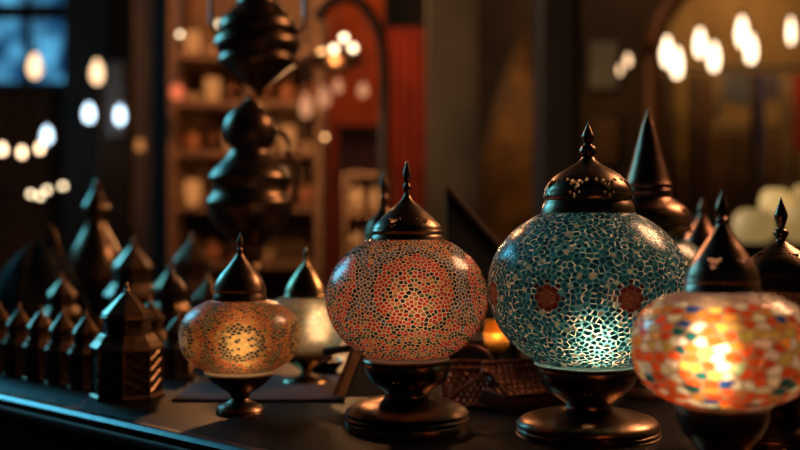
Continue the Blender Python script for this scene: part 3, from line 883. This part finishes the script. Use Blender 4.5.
# pointed alcove with the gold panel
dD = 4.9
al = thing('pointed_door_leaf', 'tall pointed wooden door leaf painted in dull gold, left of the dark column', 'panel', ((515 - 400) / F * dD, dD, 0))
def LX(px): return (px - 515) / F * dD
def LZ(py): return EYE - (py - 225) / F * dD
out = [(LX(478), 0), (LX(562), 0), (LX(562), LZ(125)), (LX(552), LZ(80)), (LX(524), LZ(18)), (LX(497), LZ(95)), (LX(480), LZ(150))]
inn = [(LX(488), .02), (LX(556), .02), (LX(556), LZ(130)), (LX(547), LZ(86)), (LX(524), LZ(38)), (LX(503), LZ(104)), (LX(489), LZ(156))]
link('panel_board', prism_bm(inn, .02, .05), M['panel_gold'], al)
fb = bmesh.new()
for i in range(7):
    j = (i + 1) % 7
    q = [out[i], out[j], inn[j], inn[i]]
    prism_bm(q, 0, .06, fb)
link('panel_frame', fb, M['post_wood'], al)

# shelf unit of warm goods
dS = 4.4
X0, X1 = (168 - 400) / F * dS, (322 - 400) / F * dS
def SZ(py): return EYE - (py - 225) / F * dS
su = thing('shelf_unit', 'tall wooden shelf unit holding clay and copper ware, left behind the ewer', 'shelf', (X0, dS, 0))
W = X1 - X0
link('back_panel', box_bm(0, W, .33, .35, 0, 2.25), M['shelf_wood'], su)
for x in (0, W - .03, W * .5): link('upright', box_bm(x, x + .03, 0, .33, 0, 2.25), M['shelf_wood'], su)
shelf_y = [52, 100, 150, 205, 262]
for py in shelf_y: link('shelf_board', box_bm(.03, W - .03, .005, .33, SZ(py) - .025, SZ(py)), M['shelf_wood'], su)
def vessel(name, lab, cat, loc, pts, m, grp):
    return tag(link(name, lathe_bm(solid(smooth_prof(pts, 3)), 28), m, None, True, 50, loc), lab, cat, grp)
M['cup_glow'] = emit('orange_cup_glow', (1, .36, .1), .55)
M['peach_glow'] = emit('peach_pendant_glow', (1, .42, .2), .75)
shapes = {
 'clay_jar': ([(.03, 0), (.045, .02), (.055, .06), (.045, .1), (.025, .12), (.03, .135)], 'jar'),
 'copper_vase': ([(.03, 0), (.032, .01), (.02, .03), (.04, .07), (.035, .11), (.015, .14), (.022, .16)], 'vase'),
 'cream_bowl': ([(.025, 0), (.03, .008), (.05, .035), (.058, .06), (.052, .062)], 'bowl')}
rn = random.Random(4)
cols = {'clay_jar': 'clay', 'copper_vase': 'copper', 'cream_bowl': 'cream'}
rowname = ['top', 'second', 'middle', 'fourth', 'lowest']
ordn = ['far left', 'left', 'centre left', 'centre right', 'right', 'far right']
for si, py in enumerate(shelf_y):
    for k in range(6):
        x = X0 + (.072 + k * .081 if k < 3 else W - .072 - (5 - k) * .081)
        nm = list(shapes)[(si + k + rn.randint(0, 1)) % 3]
        pts, cat = shapes[nm]; sc = rn.uniform(.58, .66)
        if si == 4 and k > 3: continue
        if (si, k) in ((1, 1), (3, 0), (2, 4), (0, 0), (2, 2)):
            tag(link('lit_glass_cup', lathe_bm(solid(smooth_prof([(.02, 0), (.024, .012), (.033, .06), (.03, .1), (.024, .104)], 3)), 20), M['cup_glow'], None, True, 50, (x, dS + .14, SZ(py) + .0005)),
                f'orange lit glass cup on the {rowname[si]} board of the shelf unit, {ordn[k]}', 'cup', 'lit cups on the shelf unit'); continue
        vessel(nm, f'{nm.replace("_", " ")} on the {rowname[si]} board of the shelf unit, {ordn[k]}', cat, (x, dS + .14, SZ(py) + .0005), [(r * sc, z * sc) for r, z in pts], M[cols[nm]], 'wares on the shelf unit')

# drapes
def drape(name, lab, px0, px1, py0, py1, d, m, waves=6, amp=.03, group=None):
    a = P(px0, py0, d); b = P(px1, py1, d); bm = bmesh.new(); n = waves * 10
    z0 = max(b.z, .02)
    F_, B_ = [], []
    for off, L in ((0, F_), (.012, B_)):
        for zz in (a.z, (a.z + z0) / 2, z0):
            L.append([bm.verts.new((a.x + (b.x - a.x) * i / n, d + off + amp * math.sin(2 * PI * waves * i / n) * (1 if zz < a.z else .6), zz)) for i in range(n + 1)])
    for L in (F_, B_):
        for r0, r1 in zip(L, L[1:]):
            for i in range(n): bm.faces.new((r0[i], r0[i + 1], r1[i + 1], r1[i]))
    for i in range(n):
        bm.faces.new((F_[0][i], F_[0][i + 1], B_[0][i + 1], B_[0][i])); bm.faces.new((F_[-1][i], F_[-1][i + 1], B_[-1][i + 1], B_[-1][i]))
    for k in range(2):
        bm.faces.new((F_[k][0], F_[k + 1][0], B_[k + 1][0], B_[k][0])); bm.faces.new((F_[k][-1], F_[k + 1][-1], B_[k + 1][-1], B_[k][-1]))
    return tag(link(name, bm, M[m], None, True, 80), lab, 'cloth', group)
g = 'hanging cloths behind the lamps'
def rail(name, lab, px0, px1, py, d):
    a = P(px0, py, d); b = P(px1, py, d)
    r = thing(name, lab, 'rail', (0, 0, 0))
    link('bar', tube_bm([(a.x, d, a.z), (b.x, d, a.z)], .012, 10), M['dark_wood'], r)
    for x in (a.x + .03, b.x - .03): link('hanger_rod', tube_bm([(x, d, a.z), (x, d, 3.2)], .006, 8), M['dark_wood'], r)
drape('wall_hanging', 'bright orange cloth hanging behind the arched lamp stand', 318, 384, -60, 125, 5.3, 'orange_cloth', 5, .025, g)
drape('wall_hanging', 'deep red cloth hanging beside the grey column', 386, 432, 28, 900, 5.1, 'red_cloth', 5, .03, g)
drape('wall_hanging', 'long dark red cloth below the orange cloth', 300, 338, 125, 900, 5.2, 'red_cloth', 4, .03, g)
drape('wall_hanging', 'plum coloured cloth behind the pole of the lamp stand', 340, 388, 92, 900, 5.45, 'plum_cloth', 5, .03, g)
rail('cloth_rail', 'dark rail the red and orange cloths hang from', 290, 440, -62, 5.25)
rail('scarf_rail', 'short rail the pale grey scarf hangs from', 100, 132, 61, 6.0)
drape('hanging_scarf', 'pale grey scarf hanging from a short rail at upper left', 106, 124, 62, 136, 6.0, 'pale_cloth', 2, .02)
drape('hanging_scarf', 'long brown red scarf hanging behind the pale grey one', 98, 128, 61, 900, 6.1, 'red_wood', 3, .02)

# little stand with cream goods behind the red lamp
dC = 4.05
sx0, sx1 = (343 - 400) / F * dC, (390 - 400) / F * dC
cs = thing('wall_cabinet', 'small open wooden cabinet with cream pots behind the red lamp', 'cabinet', ((sx0 + sx1) / 2, dC, 0))
w = (sx1 - sx0) / 2
def CZ(py): return EYE - (py - 225) / F * dC
for x in (-w, w - .015): link('side_panel', box_bm(x, x + .015, 0, .25, 0, CZ(172)), M['shelf_wood'], cs)
link('back_panel', box_bm(-w, w, .25, .265, 0, CZ(172)), M['ochre'], cs)
for py in (172, 212, 252): link('shelf_board', box_bm(-w + .015, w - .015, 0, .25, CZ(py) - .018, CZ(py)), M['shelf_wood'], cs)
for py, nm in ((212, 'upper'), (252, 'lower')):
    for k, sd in enumerate(('left', 'right')):
        x = (sx0 + sx1) / 2 + (-.04 + .08 * k)
        vessel('cream_pot', f'cream pot on the {nm} board of the small cabinet, {sd}', 'pot', (x, dC + .1, CZ(py) + .0005), [(.02, 0), (.03, .012), (.036, .045), (.028, .08), (.02, .09), (.024, .1)], M['cream'], 'cream pots in the small cabinet')
0 and vessel('clay_jar', 'clay jar standing on top of the small cabinet', 'jar', ((sx0 + sx1) / 2, dC + .12, CZ(172) + .0005), [(.03, 0), (.045, .02), (.055, .05), (.045, .08), (.025, .095), (.03, .105)], M['clay'], None)

# arched lamp stand with a dish of bulbs
dL = 3.85
def LP(px, py): q = P(px, py, dL); return (q.x, q.z)
ls = thing('arched_lamp_stand', 'dark arched pole stand carrying a dish of round bulbs', 'lamp', (LP(384, 0)[0], dL, 0))
ox = ls.location.x
link('stand_base', lathe_bm(solid([(.16, 0), (.16, .015), (.04, .03), (.02, .06)]), 32), M['matte_black'], ls)
pp = smooth_path([LP(384, 300), LP(384, 150), LP(384, 70), LP(378, 30), LP(362, 4), LP(344, -2), LP(326, 6), LP(318, 20)], 5)
link('pole', tube_bm([(LP(384, 0)[0] - ox, 0, .05)] + [(x - ox, 0, z) for x, z in pp], .02, 10), M['matte_black'], ls)
x, z = LP(335, 74)
dish = link('dish', lathe_bm(solid(smooth_prof([(0, 0), (.03, .004), (.07, .025), (.095, .055), (.09, .058), (.06, .04)], 3)), 32), M['bronze'], ls, True, 50, (x - ox, 0, z))
link('dish_chain', tube_bm([(x - ox, 0, z + .02), (pp[-1][0] - ox, 0, pp[-1][1])], .004, 6), M['matte_black'], ls)
def sphere(r, c=(0, 0, 0), seg=14):
    b = bmesh.new(); bmesh.ops.create_uvsphere(b, u_segments=seg, v_segments=seg // 2 + 2, radius=r)
    bmesh.ops.translate(b, verts=b.verts[:], vec=c); return b
for px, py in ((314, 59), (322, 53), (334, 49), (344, 38), (353, 48)):
    q = LP(px, py)
    link('bulb', sphere(.0125), M['spark'] if px != 322 else M['spark_dim'], ls, True, 80, (q[0] - ox, 0, q[1]))
    link('bulb_arm', tube_bm([(x - ox, 0, z + .03), (q[0] - ox, 0, q[1] - .01)], .003, 6), M['matte_black'], ls)

# hanging bulbs ---------------------------------------------------------------------
def hanging_bulb(px, py, d, w, h, m, lab, grp, sock=True):
    c = P(px, py, d); w, h = w * d / F / 2, h * d / F / 2
    t = thing('hanging_bulb', lab, 'bulb', c, 0, grp)
    link('glass', lathe_bm(smooth_prof([(0, -h), (w * .6, -h * .86), (w * .95, -h * .45), (w, -h * .05), (w * .8, h * .45), (w * .45, h * .8), (w * .36, h)], 3), 18), M[m], t)
    link('socket', lathe_bm(solid([(w * .4, h * .98), (w * .42, h * 1.35), (w * .2, h * 1.5)]), 12), M['dark_wood'], t)
    link('cord', tube_bm([(0, 0, h * 1.45), (0, 0, 3.2 - c.z)], .003, 6), M['cord'], t)
g1 = 'bulbs hanging at the left'
hanging_bulb(35, 66, 5.6, 13, 24, 'warm_bulb_dim', 'warm white bulb hanging in front of the blue window', g1)
hanging_bulb(97, 72, 5.6, 12, 24, 'warm_bulb_dim', 'warm white bulb hanging right of the blue window', g1)
hanging_bulb(89, 113, 5.8, 10, 18, 'cool_bulb', 'left one of a pair of bluish white bulbs', g1)
hanging_bulb(120, 115, 5.8, 9, 18, 'cool_bulb', 'right one of a pair of bluish white bulbs', g1)
hanging_bulb(47, 135, 5.9, 9, 16, 'cool_bulb', 'bluish bulb overlapping a warm one at the far left', g1)
hanging_bulb(40, 148, 5.5, 6, 9, 'warm_bulb', 'warm bulb just below and left of the bluish bulb', g1)
hanging_bulb(22, 152, 5.5, 6, 10, 'warm_bulb', 'small warm bulb near the left edge', g1)
hanging_bulb(2, 149, 5.5, 7, 10, 'warm_bulb', 'warm bulb cut by the left edge', g1)
hanging_bulb(180, 34, 4.1, 4, 4, 'spark', 'small round bulb to the left of the hanging lantern', g1)
hanging_bulb(219, 24, 4.1, 4, 4, 'spark', 'small round bulb touching the shoulder of the hanging lantern', g1)
hanging_bulb(325, 137, 4.1, 4, 4, 'spark_dim', 'dim orange bulb below the dish of bulbs', g1)
hanging_bulb(539, 128, 4.7, 4, 4, 'spark_dim', 'dim round bulb hanging before the pointed gold panel', g1)
hanging_bulb(539, 116, 4.75, 4, 5, 'spark_dim', 'second dim bulb right above the one before the gold panel', g1)
g3 = 'peach pendants before the red cloths'
hanging_bulb(306, 106, 4.35, 12, 24, 'peach_glow', 'lowest left peach pendant before the red cloths', g3)
hanging_bulb(324, 97, 4.35, 12, 22, 'peach_glow', 'middle peach pendant before the red cloths', g3)
hanging_bulb(338, 86, 4.35, 9, 14, 'peach_glow', 'upper right peach pendant, just under the dish of bulbs', g3)
hanging_bulb(363, 90, 4.35, 10, 14, 'peach_glow', 'peach pendant close to the pole of the lamp stand', g3)
hanging_bulb(140, 145, 4.7, 9, 13, 'spark_dim' if False else 'cup_glow', 'small orange lantern glow at the left wooden post', g3)
g2 = 'long bulbs of the right shop'
for px, py, h, lab in ((667, 52, 30, 'leftmost long bulb inside the arch'), (677, 63, 30, 'second long bulb from the left inside the arch'),
                    (700, 43, 28, 'third long bulb from the left inside the arch'), (714, 57, 28, 'fourth long bulb from the left inside the arch'),
                    (742, 32, 30, 'fifth long bulb from the left inside the arch'), (751, 49, 28, 'sixth long bulb from the left inside the arch')):
    hanging_bulb(px, py, 5.9, 10, h, 'shop_bulb', lab, g2)
hanging_bulb(791, 31, 5.9, 6, 26, 'shop_bulb', 'slim long bulb at the upper right edge', g2)
hanging_bulb(628, 60, 4.75, 6, 12, 'warm_bulb_dim', 'upper small bulb before the dark pier', g2)
hanging_bulb(620, 70, 4.7, 4, 10, 'warm_bulb_dim', 'lower small bulb before the dark pier', g2)
# red lantern at the left
q = P(177, 92, 4.25)
rl = thing('red_glass_lantern', 'small red glowing glass lantern hanging by the shelf unit', 'lantern', q)
link('glass', lathe_bm(solid(smooth_prof([(.012, -.028), (.024, -.015), (.026, .005), (.018, .024), (.01, .03)], 3)), 20), emit('red_lantern_glass', (1, .2, .08), .9), rl)
link('top_cap', lathe_bm(solid([(.012, .029), (.012, .036), (.003, .045)]), 14), M['bronze'], rl)
link('cord', tube_bm([(0, 0, .044), (0, 0, 3.2 - q.z)], .003, 6), M['cord'], rl)
# string of small lights
sl = thing('string_lights', 'string of four small round warm lights low at the far left', 'string lights', P(50, 190, 5.0))
o = sl.location
sp_ = [(31, 194), (40, 196), (47, 190), (63, 186)]
wire = [Vector((-2.9, 5.0, P(0, 184, 5).z))] + [P(px, py - 2.5, 5.0) for px, py in sp_] + [P(134, 170, 4.95)]
link('wire', tube_bm([p - o for p in wire], .003, 6), M['cord'], sl)
for px, py in sp_: link('bulb', sphere(.011), M['spark'], sl, True, 80, P(px, py, 5.0) - o)

# right shop: garments on a rail, step stand with bowls of light
dG = 6.2
rail('garment_rail', 'upper long rail of garments inside the arch', 660, 900, 68, dG)
gm = [('grey_cloth', (.2, .2, .2)), ('mauve_cloth', (.16, .12, .14)), ('gold_cloth', (.55, .32, .07)), ('blue_cloth', (.08, .1, .28)), ('crimson_cloth', (.5, .03, .02)), ('umber_cloth', (.14, .07, .035)), ('sand_cloth', (.42, .27, .12)), ('rust_cloth', (.24, .1, .04))]
for k, c in gm: M[k] = mat(k, c, .9, 0, tuple(x * .6 for x in c), 6)
for px0, px1, py1, m, lab in ((663, 673, 215, 'umber_cloth', 'umber garment at the left end of the shop rail'), (674, 686, 160, 'gold_cloth', 'gold garment second from the left end of the shop rail'),
      (688, 699, 225, 'umber_cloth', 'long umber garment just right of the gold one on the shop rail'), (701, 711, 205, 'crimson_cloth' if False else 'rust_cloth', 'rust coloured garment between the umber and sand ones on the shop rail'),
      (713, 723, 120, 'sand_cloth', 'short sand coloured garment left of the grey pair on the shop rail'),
      (725, 736, 104, 'grey_cloth', 'left one of the two short grey garments on the shop rail'), (738, 749, 106, 'grey_cloth', 'right one of the two short grey garments on the shop rail'),
      (751, 757, 225, 'umber_cloth', 'narrow umber garment right of the grey pair on the shop rail'), (758, 764, 145, 'blue_cloth', 'slim blue garment on the shop rail'),
      (766, 780, 100, 'mauve_cloth', 'mauve grey garment right of the slim blue one on the shop rail'),
      (782, 792, 190, 'sand_cloth', 'long sand coloured garment left of the crimson one on the shop rail'), (794, 812, 150, 'crimson_cloth', 'crimson garment at the right edge of the photo')):
    gg = drape('hanging_garment', lab, px0, px1, 74, py1, dG, m, 2, .02, 'garments on the shop rail')
    xm = ((px0 + px1) / 2 - 400) / F * dG; zr = P(0, 68, dG).z; zt = P(0, 74, dG).z
    link('hanger', tube_bm([(xm, dG + .005, zt - .01), (xm, dG - .016, zr - .01), (xm, dG - .012, zr + .012), (xm, dG + .008, zr + .016)], .004, 6), M['cord'], gg)
rail('garment_rail', 'lower long rail of brown garments near the shop wall', 655, 900, 128, 6.6)
for k, (px0, px1, py1, m) in enumerate(((668, 682, 232, 'umber_cloth'), (684, 696, 205, 'sand_cloth'), (699, 713, 238, 'umber_cloth'), (715, 726, 225, 'rust_cloth'), (728, 741, 240, 'umber_cloth'),
      (743, 753, 215, 'umber_cloth'), (756, 768, 236, 'mauve_cloth'), (771, 781, 205, 'rust_cloth'), (784, 800, 238, 'umber_cloth'))):
    gg = drape('hanging_garment', ['leftmost', 'second', 'third', 'fourth', 'fifth', 'sixth', 'seventh', 'eighth', 'ninth'][k] + ' brown garment from the left on the lower rail near the shop wall', px0, px1, 133, py1, 6.6, m, 2, .02, 'garments on the lower shop rail')
    xm = ((px0 + px1) / 2 - 400) / F * 6.6; zr = P(0, 128, 6.6).z; zt = P(0, 133, 6.6).z
    link('hanger', tube_bm([(xm, 6.605, zt - .01), (xm, 6.584, zr - .01), (xm, 6.588, zr + .012), (xm, 6.608, zr + .016)], .004, 6), M['cord'], gg)
dT = 3.3
a = P(715, 243, dT); b = P(830, 215, dT)
ss = thing('step_stand', 'dark stepped wooden stand carrying cream glass bowls at the right', 'stand', ((a.x + b.x) / 2, dT, 0))
w = (b.x - a.x) / 2
link('lower_step', box_bm(-w, w, -.12, .1, 0, a.z), M['dark_wood'], ss)
link('upper_step', box_bm(-w, w, .1, .34, 0, b.z), M['dark_wood'], ss)
M['bowl_glow'] = mat('cream_frosted_glass', (.75, .62, .38), .5, 0, (.62, .5, .28), 12)
def frosted(name, c, s):
    m, nt, out = new_mat(name)
    p = nt.nodes.new('ShaderNodeBsdfPrincipled'); p.inputs['Base Color'].default_value = (*c, 1); p.inputs['Roughness'].default_value = .4
    p.inputs['Emission Color'].default_value = (1, .62, .2, 1); p.inputs['Emission Strength'].default_value = s
    nt.links.new(p.outputs[0], out.inputs[0]); return m
M['bowl_glow'] = frosted('lit_cream_glass', (.5, .38, .19), .24)
M['bowl_glow_bright'] = frosted('lit_cream_glass_bright', (.5, .4, .22), .55)
for px, py, wd, h, dd, m, lab in ((754, 242.5, 44, 33, dT - .02, 'bowl_glow', 'wide lit cream glass bowl on the lower step, left of the dark spire'),
                       (801, 242.5, 36, 36, dT - .02, 'bowl_glow', 'lit cream glass bowl on the lower step at the right edge'),
                       (775, 214, 30, 26, dT + .22, 'bowl_glow_bright', 'bright lit cream glass bowl on the upper step above the dark spire'),
                       (805, 214, 28, 30, dT + .22, 'bowl_glow', 'lit cream glass bowl on the upper step at the right edge')):
    zt = a.z if py > 230 else b.z
    s = dd / F; r = wd / 2 * s; hh = h * s
    t = tag(link('glass_bowl', lathe_bm(solid(smooth_prof([(r * .5, 0), (r * .84, hh * .15), (r, hh * .48), (r * .88, hh * .82), (r * .6, hh), (r * .52, hh), (r * .8, hh * .78), (r * .9, hh * .48), (r * .5, hh * .08)], 3)), 32), M[m], None, True, 50,
             ((px - 400) / F * dd, dd, zt + .0005)), lab, 'bowl', 'lit glass bowls on the step stand')

# ------------------------------------------------------------------ light
def area(name, loc, target, size, size_y, c, power, spread=180):
    l = bpy.data.lights.new(name, 'AREA'); l.shape = 'RECTANGLE'; l.size = size; l.size_y = size_y
    l.color = c; l.energy = power; l.spread = math.radians(spread)
    o = bpy.data.objects.new(name, l); COL.objects.link(o); o.location = loc
    o.rotation_euler = (Vector(target) - Vector(loc)).to_track_quat('-Z', 'Y').to_euler(); return o
def point(name, loc, c, power, r=.06):
    l = bpy.data.lights.new(name, 'POINT'); l.color = c; l.energy = power; l.shadow_soft_size = r
    o = bpy.data.objects.new(name, l); COL.objects.link(o); o.location = loc; return o
area('window_daylight', (-2.8, 3.4, 2.4), (0.1, 1.3, 1.05), 2.4, 1.2, (.08, .52, .78), 38, 100)
area('shop_lamp', (1.5, 2.1, 2.35), (.1, 1.2, 1.0), .7, .5, (1, .5, .24), 12, 110)
point('arch_shop_lamp', (2.0, 5.9, 2.6), (1, .6, .25), 20, .1)
point('shelf_fill', (-.6, 3.6, 2.2), (1, .42, .15), 40, .08)  # added fill without a fixture, gives the shelf wares their amber patches
point('drape_fill', (-.15, 4.45, 2.2), (1, .5, .2), 10, .08)  # unseen warm fill added to brighten the hanging cloths
point('cabinet_fill', (-.22, 3.7, 1.45), (1, .5, .2), 9, .04)  # bare point light added to brighten the small cabinet
point('panel_fill', (.62, 4.5, 1.75), (1, .55, .2), 2.2, .05)  # added amber fill for the pointed panel, no fixture modelled
point('pier_fill', (1.0, 4.6, 2.3), (1, .6, .3), 1.4, .05)  # weak unseen fill added to lift the dark pier

w = bpy.data.worlds.new('world'); SC.world = w; w.use_nodes = True
bg = w.node_tree.nodes['Background']; bg.inputs[0].default_value = (.5, .6, .8, 1); bg.inputs[1].default_value = .012

cam = bpy.data.cameras.new('camera'); co = bpy.data.objects.new('camera', cam); COL.objects.link(co)
co.location = (0, 0, EYE); co.rotation_euler = (PI / 2, 0, 0)
cam.lens = 50; cam.sensor_width = 36; cam.clip_start = .05
cam.dof.use_dof = True; cam.dof.focus_distance = 1.125; cam.dof.aperture_fstop = 2.75
SC.camera = co
SC.view_settings.view_transform = 'Standard'
try: SC.view_settings.look = 'None'
except Exception: pass
SC.view_settings.exposure = 0; SC.view_settings.gamma = 1; SC.view_settings.use_curve_mapping = False
SC.cycles.use_denoising = True
SC.cycles.sample_clamp_indirect = 3
SC.cycles.caustics_refractive = False
